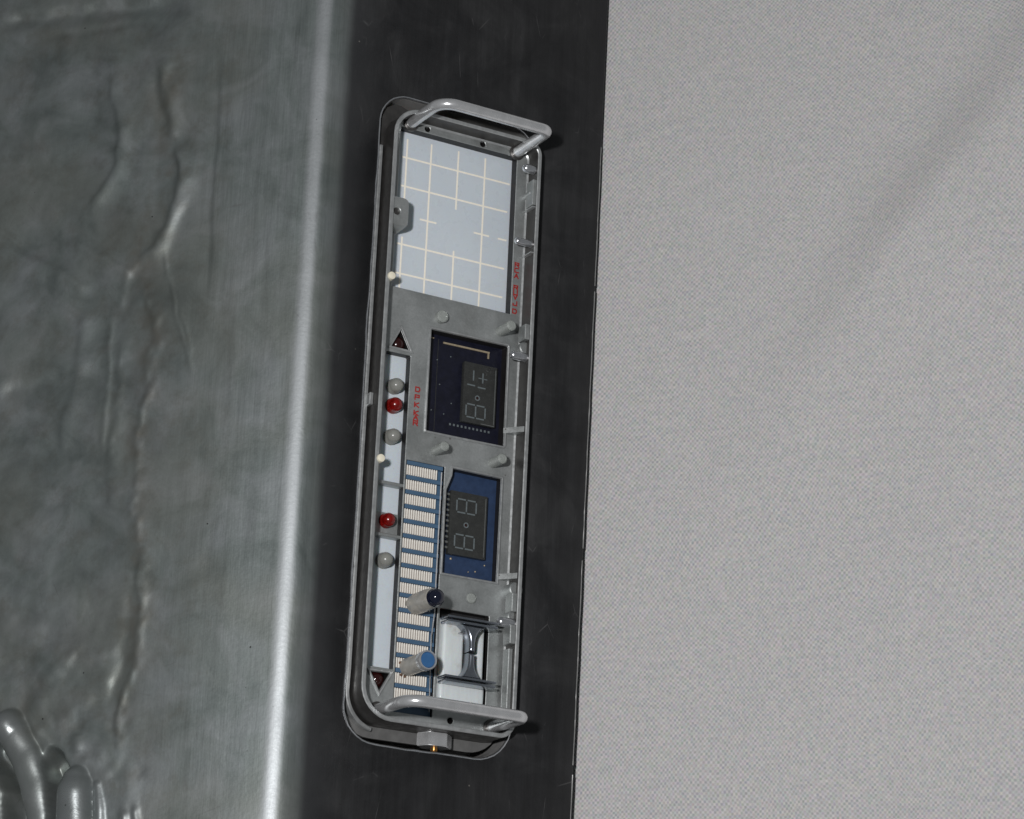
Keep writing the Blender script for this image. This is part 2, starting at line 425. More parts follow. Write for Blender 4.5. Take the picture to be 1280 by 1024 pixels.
def prism(bm, loop, z0, z1, ch=0.0):
    loop = clean(loop)
    lv = [(offset(loop, 0), z0), (offset(loop, 0), z1 - ch)]
    if ch: lv.append((offset(loop, -ch), z1))
    top = skin_loops(bm, lv)
    bm.faces.new(top)
    return bm
def tube(bm, pts, r, n=16, cap=True):
    pts = [Vector(p) for p in pts]; prev = None; rings = []
    up = Vector((0, 1, 0.01))
    for i, p in enumerate(pts):
        t = (pts[min(i + 1, len(pts) - 1)] - pts[max(i - 1, 0)]).normalized()
        s = t.cross(up).normalized(); u = s.cross(t).normalized()
        rr = r[i] if hasattr(r, '__len__') else r
        rings.append([bm.verts.new(p + (s * math.cos(2 * math.pi * k / n) + u * math.sin(2 * math.pi * k / n)) * rr) for k in range(n)])
    for a, b in zip(rings, rings[1:]):
        for k in range(n): bm.faces.new((a[k], a[(k + 1) % n], b[(k + 1) % n], b[k]))
    if cap: bm.faces.new(rings[0]); bm.faces.new(rings[-1])
    return bm
def disc_loop(cx, cy, r, n=14): return [(cx + r * math.cos(2 * math.pi * i / n), cy + r * math.sin(2 * math.pi * i / n)) for i in range(n)]

# ------------------------------------------------------------------ cloth
def vnoise(x, y, seed, cell):
    g = np.random.default_rng(seed).random((64, 64))
    u = x / cell; v = y / cell
    i = np.floor(u).astype(int); j = np.floor(v).astype(int); fu = u - i; fv = v - j
    fu = fu * fu * (3 - 2 * fu); fv = fv * fv * (3 - 2 * fv)
    q = lambda a, b: g[a % 64, b % 64]
    return (q(i, j) * (1 - fu) + q(i + 1, j) * fu) * (1 - fv) + (q(i, j + 1) * (1 - fu) + q(i + 1, j + 1) * fu) * fv
def seg_dist(X, Y, pts):
    """distance, signed side and run (0..1) to a polyline"""
    best = np.full(X.shape, 1e9); sd = np.zeros(X.shape); run = np.zeros(X.shape)
    L = [0.0]
    for a, b in zip(pts, pts[1:]): L.append(L[-1] + math.dist(a, b))
    for k, (a, b) in enumerate(zip(pts, pts[1:])):
        dx, dy = b[0] - a[0], b[1] - a[1]; l2 = dx * dx + dy * dy + 1e-12
        t = np.clip(((X - a[0]) * dx + (Y - a[1]) * dy) / l2, 0, 1)
        ex = X - a[0] - t * dx; ey = Y - a[1] - t * dy
        d = np.hypot(ex, ey); m = d < best
        best = np.where(m, d, best); sd = np.where(m, np.sign(dx * ey - dy * ex), sd)
        run = np.where(m, (L[k] + t * math.sqrt(l2)) / L[-1], run)
    return best, sd, run
def grid_mesh(name, P, mat, smooth=True):
    ny, nx = P.shape[:2]
    idx = np.arange(ny * nx).reshape(ny, nx)
    q = np.stack([idx[:-1, :-1], idx[:-1, 1:], idx[1:, 1:], idx[1:, :-1]], -1).reshape(-1, 4)
    me = bpy.data.meshes.new(name)
    me.from_pydata(P.reshape(-1, 3).tolist(), [], q.tolist())
    me.materials.append(mat)
    if smooth: me.shade_smooth()
    return me

xs = np.concatenate([np.linspace(-80, -2, 40), np.arange(-1.8, 24, .22), np.linspace(25, 90, 30)])
ys = np.concatenate([np.linspace(-90, -21, 30), np.arange(-20, 20, .22), np.linspace(21, 90, 30)])
FX = (W(*FOOT)).x / S; 
X, Y = np.meshgrid(FX + xs, ys)
H = np.zeros_like(X)
# soft folds running up to the right
def fold(p, h, w, w2=None):
    d, s, r = seg_dist(X + (vnoise(X, Y, 8, 5.0) - .5) * 1.0, Y, p)
    ww = np.where(s > 0, w, w2 or w)
    return h * np.exp(-(d / ww) ** 2) * np.clip(r * 2.5, 0, 1) ** 1.5 * np.clip((1 - r) * 6, 0, 1)
H += fold([(FX + 3.6, -4.2), (FX + 6.0, -.7), (FX + 8.1, 2.1), (FX + 10.2, 5.2), (FX + 12.1, 8.0), (FX + 14.0, 10.4), (FX + 17.5, 15.5), (FX + 22, 23)], .78, 1.6, 5.0)
H += fold([(FX + 6, -12), (FX + 10, -6), (FX + 14, 0), (FX + 19, 8)], .22, 2.2, 3.5)
H += fold([(FX + 1.5, 16), (FX + 5.5, 20), (FX + 9, 27)], .12, 1.5, 3.5)
H += (vnoise(X, Y, 3, 6.0) - .5) * .10 + (vnoise(X, Y, 5, 2.4) - .5) * .03
rise = np.clip((X - FX - .2) / 2.0, 0, 1)
H = H * rise * rise * (3 - 2 * rise) - .003
P = np.stack([X * S, Y * S, H * S], -1)
me = grid_mesh('tablecloth', P, M['cloth'])
cl = link('tablecloth', me, None, None)
cl['label'] = 'plain pale grey woven cloth with a soft diagonal fold, spread flat under the slab'; cl['category'] = 'cloth'

# ------------------------------------------------------------------ the slab
slab = root('metal_slab', 'heavy dark grey cast metal slab with rounded edge and rough relief on its front, holding the control panel', 'metal slab', FOOT)
ZS, XS = .4, -2.73
Y0, Y1 = -33.0, 15.0
def slab_profile(smax):
    pts = [(XS, ZS, 0.0, 0.0)]; a = 0.0; x, z = XS, ZS; ds = .005; s = 0.0
    while s < smax:
        a += ds / .95 * 180 / math.pi if a < 42 else (10 * ds / 5.0 if s < 6 else 0)
        s += ds; x -= math.cos(math.radians(a)) * ds; z -= math.sin(math.radians(a)) * ds
        pts.append((x, z, s, a))
    return np.array(pts)
PF = slab_profile(26.0)
sv = np.unique(np.round(np.concatenate([np.linspace(0, 1.1, 24), np.arange(1.1, 4.4, .05), np.arange(4.4, 10.6, .04), np.arange(10.6, 13.2, .06), np.linspace(13.3, 26, 24)]), 4))
yv = np.unique(np.round(np.concatenate([np.linspace(Y0, -23.2, 16), np.arange(-23.1, -18, .042), np.arange(-18, 6.8, .065), np.linspace(6.9, Y1, 14)]), 4))
SS, YY = np.meshgrid(sv, yv)
px_ = np.interp(SS, PF[:, 2], PF[:, 0]); pz_ = np.interp(SS, PF[:, 2], PF[:, 1]); pa = np.radians(np.interp(SS, PF[:, 2], PF[:, 3]))
D = np.zeros_like(SS)
wob1 = (vnoise(SS, YY, 21, .45) - .5); wob2 = (vnoise(SS, YY, 22, .9) - .5)
sx_, sy_ = SS + wob1 * .12 + wob2 * .16, YY + (vnoise(SS, YY, 23, .5) - .5) * .14
def rdg(p, h, w, w2=None, rough=0.0, fade=8, cap=False):
    global D
    d, s, r = seg_dist(sx_, sy_, p)
    ww = np.where(s > 0, w, w2 if w2 else w)
    t = np.exp(-(d / ww) ** 2) * np.clip(r * fade + .15, 0, 1) * np.clip((1 - r) * fade + .15, 0, 1)
    if rough: t = t * (1 + rough * (vnoise(SS, YY, 31, .22) - .5) * 2)
    D = D + h * .72 * t
# shallow creases and drapery ridges of the relief
def step(p, h, w, run=1.5, fade=6):
    '''a ledge: the ground on the left (larger s) side lies lower, easing back over run'''
    global D
    d, sd, r = seg_dist(sx_ * .3 + SS * .7, sy_, p)
    q = d * sd
    e = 1 / (1 + np.exp(-np.clip(q / w * 4, -40, 40))) * np.exp(-np.clip(q, 0, None) / run) * np.clip(r * fade, 0, 1) * np.clip((1 - r) * fade, 0, 1)
    D = D - h * e
step([(3.96, 2.9), (3.88, -.2), (3.88, -1.86), (3.8, -3.77), (3.74, -5.6)], .06, .08, 1.2)
rdg([(12.78, 5.56), (10.84, 5.41), (8.32, 5.3), (5.56, 5.09)], -.22, .34, .22)
rdg([(10.76, 4.65), (8.87, 4.62), (6.72, 4.61)], -.06, .16)
rdg([(8.16, 2.79), (7.74, 1.72), (7.5, .83), (7.51, -.3), (7.68, -.98), (8.08, -1.49), (8.55, -1.95)], .16, .16, .4)
rdg([(6.13, 3.15), (6.11, 2.63), (5.96, 2.04), (5.64, 1.14), (5.4, .0)], .15, .26, .30)
rdg([(6.3, 2.9), (6.4, 2.2), (6.15, 1.4), (5.8, .6)], -.09, .2)
rdg([(5.33, -.03), (5.06, -.76), (5.03, -1.32), (5.15, -2.0), (5.47, -2.92), (5.78, -3.57), (6.3, -3.9)], .20, .15, .34)
rdg([(11.78, -2.72), (10.46, -3.44), (8.83, -4.32), (8.04, -4.68)], .10, .3, .14)
rdg([(8.83, -2.93), (7.71, -3.62), (6.91, -4.12), (6.58, -4.44)], .10, .26, .12)
rdg([(6.5, -3.8), (6.78, -4.55), (6.95, -5.6)], .05, .2)
rdg([(7.97, -5.37), (8.23, -5.75), (8.2, -7.11), (8.33, -8.43), (8.54, -9.21), (8.54, -10.27)], .10, .22, .4)
rdg([(7.27, -5.58), (7.22, -7.2), (7.14, -8.54), (7.06, -10.39)], .05, .12)
rdg([(5.48, -3.74), (5.05, -5.28), (4.55, -6.66), (4.1, -8.02)], .04, .07)
rdg([(4.67, -5.72), (4.36, -6.68), (4.16, -7.36)], .04, .06)
rdg([(6.37, -4.46), (6.01, -5.18), (5.61, -6.03), (5.47, -6.84), (5.71, -7.67), (5.58, -8.42), (5.83, -9.06), (5.86, -10.23), (5.73, -11.02), (5.8, -12.3), (5.54, -12.96), (5.36, -13.6)], .045, .13, .26, .6)
rdg([(6.6, -6.4), (6.75, -7.9), (6.6, -9.2), (6.8, -10.6), (6.5, -12.4)], .05, .16, .3, .5)
rdg([(5.31, -13.61), (5.32, -14.36), (5.2, -14.99), (5.15, -16.36), (5.32, -17.22), (5.53, -17.87), (5.64, -18.68), (5.49, -19.65)], .06, .10, .24, .45)
rdg([(5.6, -14.9), (5.55, -16.3), (5.75, -17.3), (6.1, -18.4)], -.04, .2)
rdg([(11.15, -7.96), (9.96, -7.75), (8.47, -7.62), (7.15, -7.59)], -.12, .4, .25)
rdg([(7.3, -16.6), (7.87, -17.1), (8.5, -17.5)], .07, .2)
rdg([(7.08, -19.11), (6.96, -19.72)], .07, .18)
rdg([(8.81, -18.72), (8.42, -19.08), (7.97, -19.54), (7.48, -19.85), (6.96, -20.01), (6.34, -19.96)], .06, .24, .12)
rdg([(5.04, -21.46), (4.93, -23.11)], .16, .14); rdg([(4.72, -21.35), (4.5, -23.11)], .12, .1)
rdg([(5.6, -20.6), (5.2, -20.0), (4.6, -20.5)], -.04, .22)
# rough cast field on the left, smooth flat near the rounded edge
mask = np.clip((SS - 4.6) / 1.4, 0, 1)
D += mask * ((vnoise(SS, YY, 41, 2.6) - .5) * .22 + (vnoise(SS, YY, 42, 1.1) - .5) * .055 + (vnoise(SS, YY, 43, .35) - .5) * .010)
low = np.clip((-12.5 - YY) / 4, 0, 1) * mask
D += low * ((vnoise(SS, YY, 45, .7) - .5) * .07 + (vnoise(SS, YY, 46, .28) - .5) * .025)
D += np.clip((SS - 1.3) / 2, 0, 1) * (vnoise(SS, YY, 47, 3.0) - .5) * .05
# hollows and moulded finger forms at the lower left
def hollow(p, w, h, sharp=1.0):
    global D
    d, sd, r = seg_dist(sx_, sy_, p)
    t = np.clip((1 - d / w) * sharp, 0, 1); D = D - h * t * t * (3 - 2 * t)
RUB = np.zeros_like(SS)
def lump(pts, rub=1.0):
    '''a rounded finger-like form: points (s, y, radius, height), melting into the sheet at its foot'''
    global D, RUB
    best = np.full(SS.shape, -9.0); top = np.zeros(SS.shape)
    for a, b in zip(pts, pts[1:]):
        n_ = max(2, int(math.dist(a[:2], b[:2]) / .06))
        for k in range(n_ + 1):
            t = k / n_; t2 = t * t * (3 - 2 * t)
            cs, cy = a[0] + (b[0] - a[0]) * t, a[1] + (b[1] - a[1]) * t
            r = a[2] + (b[2] - a[2]) * t2; h = a[3] + (b[3] - a[3]) * t2
            q = 1 - ((SS - cs) ** 2 + (YY - cy) ** 2) / (r * r)
            best = np.maximum(best, np.where(q > 0, h * np.sqrt(np.clip(q, 0, None)), -9)); top = np.maximum(top, np.clip(q, 0, 1))
    new = np.maximum(D, best)
    D = new; RUB = np.maximum(RUB, top ** .5 * rub)
hollow([(9.95, -19.45), (9.35, -19.95), (8.95, -20.7), (8.82, -21.4), (8.72, -23)], .62, .95, 1.7)
hollow([(7.85, -20.0), (7.55, -20.7), (7.48, -21.4), (7.4, -23)], .5, .7, 1.5)
lump([(9.46, -18.86, .46, .52), (9.22, -19.15, .52, .48), (8.74, -19.85, .52, .36), (8.38, -20.7, .48, .30), (8.12, -21.6, .42, .24), (7.95, -23, .42, .2)], .5)
lump([(9.46, -18.86, .54, .62), (9.36, -18.98, .50, .58)])
lump([(6.88, -20.60, .46, .44), (6.84, -21.0, .60, .62), (6.74, -22.0, .64, .60), (6.6, -24, .6, .4)])
lump([(6.12, -20.75, .16, .14), (5.98, -21.5, .22, .18), (5.85, -23, .24, .16)], .8)
lump([(9.85, -21.2, .4, .0), (9.8, -22.2, .55, .1), (9.7, -23.3, .6, .1)], .1)
D += low * ((vnoise(SS, YY, 48, .5) - .5) * .03) * (1 - RUB)
# a touch of smoothing so the forms melt together
for _ in range(2):
    Q = D.copy(); Q[1:-1, 1:-1] = (D[1:-1, 1:-1] * 2 + D[:-2, 1:-1] + D[2:, 1:-1] + D[1:-1, :-2] + D[1:-1, 2:]) / 6; D = Q
SEAM = [(5.6, 2.6), (5.9, 1.0), (5.6, -1.5), (6.3, -3.6), (6.37, -4.46), (5.9, -5.4), (5.55, -6.84), (5.7, -8.4), (5.85, -10.2), (5.7, -12.3), (5.45, -13.6), (5.3, -15.0), (5.3, -16.6), (5.6, -18.2), (5.5, -19.6)]
d_, _, _ = seg_dist(sx_, sy_, SEAM)
DIRT = np.exp(-(d_ / .55) ** 2) * np.clip(vnoise(SS, YY, 61, .6) * .9 + vnoise(SS, YY, 62, .2) * .7 - .35, 0, 1)
d_, _, _ = seg_dist(sx_, sy_, [(12.8, 4.6), (9.5, 4.3), (7, 3.6), (6.6, 1.5), (6.7, -1.5), (7.2, -3)])
DIRT = np.maximum(DIRT, np.exp(-(d_ / .8) ** 2) * np.clip(vnoise(SS, YY, 63, .9) * 1.1 - .35, 0, 1) * .7)
d_, _, _ = seg_dist(sx_, sy_, [(9.5, -17.6), (7.6, -18.4), (6.2, -19.0), (5.2, -20.2)])
DIRT = np.maximum(DIRT, np.exp(-(d_ / 1.1) ** 2) * np.clip(vnoise(SS, YY, 64, .5) * 1.2 - .4, 0, 1) * .8)
fade = np.clip((26 - SS) / 3, 0, 1) * np.clip((YY - Y0) / 3, 0, 1) * np.clip((Y1 - YY) / 3, 0, 1) * np.clip((SS - 1.0) / .8, 0, 1)
D *= fade
P = np.stack([px_ - np.sin(pa) * D, YY, pz_ + np.cos(pa) * D], -1)
base = np.array(FOOT)
def uneven(loop, seed, amp, stepl=.25):
    P_ = []; L_ = clean(loop)
    for a, b in zip(L_, L_[1:] + L_[:1]):
        k = max(1, int(math.dist(a, b) / stepl))
        P_ += [(a[0] + (b[0] - a[0]) * q / k, a[1] + (b[1] - a[1]) * q / k) for q in range(k)]
    g = np.random.default_rng(seed).normal(size=len(P_)); g = (g + np.roll(g, 1) + np.roll(g, -1) + np.roll(g, 2)) / 2
    n_ = len(P_); out = []
    for i in range(n_):
        t = Vector(P_[(i + 1) % n_]) - Vector(P_[i - 1]); t.normalize()
        out.append((P_[i][0] + t.y * amp * g[i], P_[i][1] - t.x * amp * g[i]))
    return out
POCKET = uneven(rrect(-1.06, 4.57, -19.2, 1.86, (.9, .95, 1.05, 1.2), 8), 5, .011)
XE = 7.02
bm = NB(); rub_layer = bm.verts.layers.float.new('rubbed'); dirt_layer = bm.verts.layers.float.new('dirt')
ny, nx = SS.shape
vg = [[bm.verts.new(P[j, i]) for i in range(nx)] for j in range(ny)]
for j in range(ny):
    for i in range(nx):
        if RUB[j, i] > 0: vg[j][i][rub_layer] = RUB[j, i]
        if DIRT[j, i] > .01: vg[j][i][dirt_layer] = DIRT[j, i]
for j in range(ny - 1):
    for i in range(nx - 1): bm.faces.new((vg[j][i], vg[j + 1][i], vg[j + 1][i + 1], vg[j][i + 1]))
# side face with the pocket opening, its edge chamfered
def xe(y): return 7.02 + .0135 * (y + 7.8)
edges = []
left = [vg[j][0] for j in range(ny)]
eb = [bm.verts.new((xe(y), y, ZS)) for y in np.linspace(Y0, Y1, 60)]
lp = left + eb[::-1]
for i in range(len(lp)):
    a, b = lp[i], lp[(i + 1) % len(lp)]
    edges.append(bm.edges.get((a, b)) or bm.edges.new((a, b)))
pk = clean(POCKET); CH = .045
v0 = [bm.verts.new((x, y, ZS)) for x, y in offset(pk, CH)]
for i in range(len(v0)): edges.append(bm.edges.new((v0[i], v0[(i + 1) % len(v0)])))
bmesh.ops.triangle_fill(bm, use_beauty=True, use_dissolve=False, edges=edges, normal=(0, 0, 1))
v1 = [bm.verts.new((x, y, ZS - CH)) for x, y in offset(pk, 0)]
n = len(v0)
for i in range(n): bm.faces.new((v0[i], v0[(i + 1) % n], v1[(i + 1) % n], v1[i]))
# lower lip: small bevel, then a steeper strip down to the cloth
prev = eb
for dx, dz in ((.035, -.02), (.20, -.40), (.27, -.46)):
    cur = [bm.verts.new((v.co.x + dx, v.co.y, ZS + dz)) for v in eb]
    for i in range(len(cur) - 1): bm.faces.new((prev[i], prev[i + 1], cur[i + 1], cur[i]))
    prev = cur
# ends and far side, closed down to the cloth
def down_to_cloth(v):
    w = ROT @ v.co; w.z = (ROT @ Vector(FOOT)).z; q = ROT.inverted() @ w
    return bm.verts.new(q)
for row in (0, ny - 1):
    rim = [vg[row][i] for i in range(nx)]
    lo = [down_to_cloth(v) for v in rim]
    for i in range(nx - 1): bm.faces.new((rim[i], rim[i + 1], lo[i + 1], lo[i]))
    e = eb[0 if row == 0 else -1]; l2 = down_to_cloth(e)
    bm.faces.new((rim[0], e, l2, lo[0]))
far = [vg[j][nx - 1] for j in range(ny)]; lo = [down_to_cloth(v) for v in far]
for j in range(ny - 1): bm.faces.new((far[j], far[j + 1], lo[j + 1], lo[j]))
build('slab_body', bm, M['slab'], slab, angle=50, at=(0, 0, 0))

# silvery liner of the pocket cut into the side
bm = NB()
lpk = offset(pk, -.012)
top = skin_loops(bm, [(offset(pk, 0), ZS - CH - .002), (offset(lpk, 0), ZS - CH - .03), (offset(lpk, -.02), -1.6)])
bm.faces.new(top)
build('pocket_liner', bm, M['liner'], slab)

bm = NB(); ring(bm, pk, [(-.004, ZS - .12), (.012, ZS - .012), (.032, ZS + .016), (.066, ZS + .010), (.080, ZS - .04), (.02, ZS - .12)])
build('pocket_edge', bm, M['pin'], slab)
bm = NB()
for a, b in ((-3.0, 2.0), (-12.0, -3.2), (-19.0, -12.4), (-32.0, -19.3)):
    tube(bm, [(xe(y) + .02 + .006 * math.sin(y * 3.1), y, ZS - .010) for y in np.linspace(a, b, 24)], .022, 6)
build('edge_highlight_bead', bm, M['liner'], slab)  # bright bead added to draw the highlight line of the lip's bevel
# moulded finger forms standing out of the relief
def front_pt(s, y, up=0.0):
    a = math.radians(np.interp(s, PF[:, 2], PF[:, 3])); x = np.interp(s, PF[:, 2], PF[:, 0]); z = np.interp(s, PF[:, 2], PF[:, 1])
    return Vector((x - math.sin(a) * up, y, z + math.cos(a) * up))
# ------------------------------------------------------------------ the control panel
F, RT = .35, 1.0
panel = root('control_panel', 'shallow control panel with screens, lamps and two wire handles, sunk into the slab', 'control panel', (1.85, -8.7, -.6))
OUT = [(x - .0055 * (y + 8.7) * (-1 if False else 0), y) for x, y in rrect(-.84, 4.53, -18.6, 1.30, (.5, .95, 1.05, .55), 8)]
def taper(l): return [(x + (.0065 * (y + 8.7) if x > 2 else 0), y) for x, y in l]
OUT = taper(rrect(-.84, 4.52, -18.60, 1.30, (.5, .95, 1.05, .55), 8))

# floor plate with its openings
SCREEN = [(-.30, -4.62), (4.0, -4.64), (4.0, .86), (-.30, .88)]
DISP1 = rrect(1.16, 3.95, -9.14, -5.77, .03, 2)
DISP2 = [(1.98, -13.60), (3.90, -13.60), (3.92, -10.23), (2.18, -10.20), (2.16, -10.45), (1.98, -10.95)]
STRIP = rrect(-.36, .50, -16.86, -6.80, .04, 2)
TRI1 = [(-.20, -6.62), (.43, -6.64), (.10, -6.02)]
TRI2 = [(.05, -17.60), (.38, -17.00), (-.28, -17.02)]
CONN = rrect(.56, 1.90, -18.14, -10.20, .02, 2)
SPOOL = rrect(1.99, 3.72, -17.62, -14.72, .04, 2)
HOLES = [disc_loop(.65, 1.02, .10), disc_loop(2.70, 1.01, .10), disc_loop(2.53, -18.17, .10)]
bm = NB()
plate(bm, offset(clean(OUT), -.13), [SCREEN, DISP1, DISP2, STRIP, TRI1, TRI2, CONN, SPOOL] + HOLES, F, .018, .42, 1)
pf = build('panel_floor', bm, M['alu'], panel, smooth=False); pf.data.materials.append(M['pit'])
bm = NB(); prism(bm, offset(clean(OUT), -.10), -.62, -.10)
build('tray_back', bm, M['back'], panel, smooth=False)

# raised rim all round
bm = NB(); ring(bm, OUT, [(0, -.6), (0, RT - .03), (-.025, RT), (-.115, RT), (-.14, RT - .025), (-.15, F + .05), (-.20, F + .004), (-.20, F - .1)], [1, 0, 0, 0, 1, 0, 0, 0])
rm = build('rim', bm, M['rim'], panel); rm.data.materials.append(M['wall_dark'])  # rim walls get the darker metal, painting in their shade
# flange of the tray lying inside the pocket
bm = NB()
FL = rrect(-1.03, 4.54, -18.96, 1.46, (.6, .55, 1.05, 1.15), 8)
plate(bm, FL, [offset(clean(OUT), .004)], -.12, .004, .1)
skin_loops(bm, [(offset(clean(FL), 0), -.12), (offset(clean(FL), 0), -.24)])
build('tray_flange', bm, M['flange'], panel)
bm = NB(); prism(bm, [(-1.0, .02), (-.85, .02), (-.60, .98), (-.1, 1.31), (.42, 1.335), (.15, 1.50), (-.25, 1.66), (-.52, 1.66), (-.78, 1.48), (-.95, 1.12)], -.11, .20, .02)
build('corner_plate', bm, M['wall_dark'], panel)
bm = NB(); rows = []
path = [(-.965, y, 1.0, 0.0) for y in (.05, -3, -6, -9, -12, -15, -17.0)] + [(.21 - 1.175 * math.cos(math.radians(q)), -17.55 - 1.175 * math.sin(math.radians(q)), math.cos(math.radians(q)), math.sin(math.radians(q))) for q in range(0, 82, 9)]
for i_, (x, y, ux, uy) in enumerate(path):
    zt = .37 if i_ < 7 else .37 - .33 * (i_ - 6) / 10; w = .065
    rows.append([bm.verts.new((x + ux * o_, y + uy * o_, z)) for o_, z in ((-w, -.1), (-w, zt - .03), (-w + .03, zt), (w - .03, zt), (w, zt - .03), (w, -.1))])
for r1, r2 in zip(rows, rows[1:]):
    for q in range(5): bm.faces.new((r1[q], r1[q + 1], r2[q + 1], r2[q]))
bm.faces.new(rows[0]); bm.faces.new(rows[-1])
build('edge_trim', bm, M['rim'], panel)
bm = NB(); box(bm, -.97, -.83, -8.75, -8.35, .30, .62, .03)
build('side_lug', bm, M['rim'], panel)

# main screen
bm = NB(); box(bm, -.34, 4.02, -4.68, .92, -.12, 0.0, .01)
screen = build('graticule_screen', bm, M['acrylic'], panel, smooth=False)
def line(x0, x1, y0, y1):
    w = .028
    if abs(x1 - x0) < 1e-6: b = (x0 - w, x0 + w, y0, y1)
    else: b = (x0, x1, y0 - w, y0 + w)
    h = .006 if abs(x1 - x0) < 1e-6 else .0075
    bm = NB(); box(bm, b[0], b[1], b[2], b[3], -.004, h)
    build('grid_line', bm, M['line'], screen, smooth=False)
for x, a, b in ((.12, -1.62, .66), (.12, -4.48, -2.74), (1.0, -4.58, .69), (2.0, -1.36, .70), (2.0, -4.60, -2.80), (3.0, -4.63, .70)): line(x, x, a, b)
for y, a, b in ((0, -.04, 3.95), (-1.0, -.04, 3.90), (-2.0, .72, 1.32), (-2.0, 2.70, 3.27), (-2.0, 3.60, 3.92), (-3.0, -.08, 3.88), (-4.0, -.08, 3.86)): line(a, b, y, y)
# lug with a hole over the left edge of the screen
bm = NB(); TAB = rrect(-.74, -.17, -2.76, -1.86, (.14, .02, .02, .14), 5)
plate(bm, TAB, [disc_loop(-.56, -2.33, .125)], RT - .06, .02, .16)
skin_loops(bm, [(offset(clean(TAB), 0), RT - .06), (offset(clean(TAB), .04), RT - .12), (offset(clean(TAB), .06), RT - .30), (offset(clean(TAB), .06), 0.02)])
build('screw_lug', bm, M['alu'], panel)
bm = NB(); prism(bm, disc_loop(-.56, -2.33, .13), RT - .3, RT - .15)
build('screw', bm, M['wall_dark'], panel)

# window surrounds of the two displays
def surround(loop, h, w=.075):
    bm = NB(); ring(bm, loop, [(.006, F - .05), (.006, F + h - .015), (.02, F + h), (w - .02, F + h), (w, F + h - .02), (w, F - .05)])
    return build('window_frame', bm, M['rim'], panel)
surround(DISP1, .06); surround(DISP2, .06)

# upper display
bm = NB(); box(bm, 1.10, 4.0, -9.2, -5.7, -.2, -.02)
d1 = build('display_board', bm, M['navy'], panel, 'dark navy display board', smooth=False)
bm = NB(); box(bm, 2.52, 3.72, -8.52, -6.50, -.03, .16, .03, 2)
c1 = build('display_chip', bm, M['chip'], d1)
bm = NB(); box(bm, 1.80, 3.48, -6.02, -5.965, -.02, .02); bm2 = bm; box(bm, 3.42, 3.47, -6.2, -6.02, -.02, .02)
build('gold_trace', bm, M['gold'], d1, smooth=False)
bm = NB(); box(bm, 1.22, 1.45, -5.93, -5.89, -.02, .02); build('gold_trace', bm, M['gold'], d1, smooth=False)
for x, y in ((1.5, -8.3), (1.75, -7.4), (1.95, -8.35), (2.2, -7.95), (1.62, -6.6), (2.1, -6.4)):
    bm = NB(); lathe(bm, dome(.025, -.02, .01, 2), 6, (x, y, 0)); build('solder_dot', bm, M['segment'], d1)
pad = None
for i in range(11):
    if pad is None:
        bm = NB(); box(bm, 2.16, 2.22, -8.68, -8.61, -.02, -.005); pad = build('solder_pad', bm, M['segment'], d1, smooth=False)
    else: again(pad, i * .14, 0)
bm = NB(); box(bm, 1.62, 1.64, -9.1, -5.9, -.02, -.012); build('board_trace', bm, M['chip'], d1, smooth=False)

# lower display
bm = NB(); box(bm, 1.93, 3.97, -13.66, -10.15, -.2, .06)
d2 = build('display_board', bm, M['blue'], panel, 'blue display board', smooth=False)
bm = NB(); box(bm, 2.22, 3.54, -12.92, -10.86, .05, .24, .03, 2)
c2 = build('display_chip', bm, M['chip'], d2)
pin = None
for i in range(11):
    if pin is None:
        bm = NB(); box(bm, 2.06, 2.23, -11.02, -10.95, .06, .17, .01); pin = build('chip_pin', bm, M['chip_edge'], d2, smooth=False)
    else: again(pin, 0, -.172 * i)
for x, y, r in ((2.42, -13.02, .045), (3.3, -13.3, .03), (3.62, -13.05, .03), (3.05, -13.35, .02)):
    bm = NB(); lathe(bm, dome(r, .05, .09, 3), 8, (x, y, 0)); build('solder_dot', bm, M['gold'], d2)

def seg(parent, x, y, horiz, z, L=.30, w=.046):
    bm = NB()
    if horiz: box(bm, x - L / 2, x + L / 2, y - w / 2, y + w / 2, z - .01, z + .004)
    else: box(bm, x - w / 2, x + w / 2, y - L / 2, y + L / 2, z - .01, z + .004)
    return build('segment', bm, M['segment'], parent, smooth=False)
def digit(board, x, y, z, u=.345, v=.43, k=.16):
    """an 8 lying on its side: two boxes one after the other along x, slightly slanted"""
    for i in range(2):
        seg(board, x + (i - .5) * u, y + v / 2, True, z, u * .82)
        seg(board, x + (i - .5) * u, y - v / 2, True, z, u * .82)
    for i in range(3): seg(board, x + (i - 1) * u, y, False, z, v * .80)
digit(d1, 2.99, -8.12, .163); digit(d2, 2.79, -11.32, .243); digit(d2, 2.77, -12.47, .243)
# the plus-minus one of the upper display
seg(d1, 2.86, -6.93, False, .163, .34); seg(d1, 3.20, -6.96, False, .163, .34); seg(d1, 3.10, -6.98, True, .163, .12, .03); seg(d1, 3.30, -6.98, True, .163, .12, .03)
seg(d1, 2.79, -7.26, True, .163, .28); seg(d1, 3.17, -7.29, True, .163, .28)
for brd, x, y, z in ((d1, 3.03, -7.66, .16), (d2, 2.80, -11.92, .24)):
    bm = NB(); ring(bm, disc_loop(x, y, .09, 16), [(0, z - .01), (0, z + .02), (-.035, z + .02), (-.035, z - .01)]); build('dot_ring', bm, M['segment'], brd)
    bm = NB(); lathe(bm, dome(.05, z - .01, z + .012, 3), 10, (x, y, 0)); build('red_dot', bm, M['dark_red'], brd)
for brd, x, y0, y1, z in ((d1, 3.66, -8.45, -6.6, .163), (d2, 3.47, -12.85, -10.95, .243)):
    bm = NB(); box(bm, x - .012, x + .012, y0, y1, z - .01, z + .004); build('chip_edge_line', bm, M['chip_edge'], brd, smooth=False)
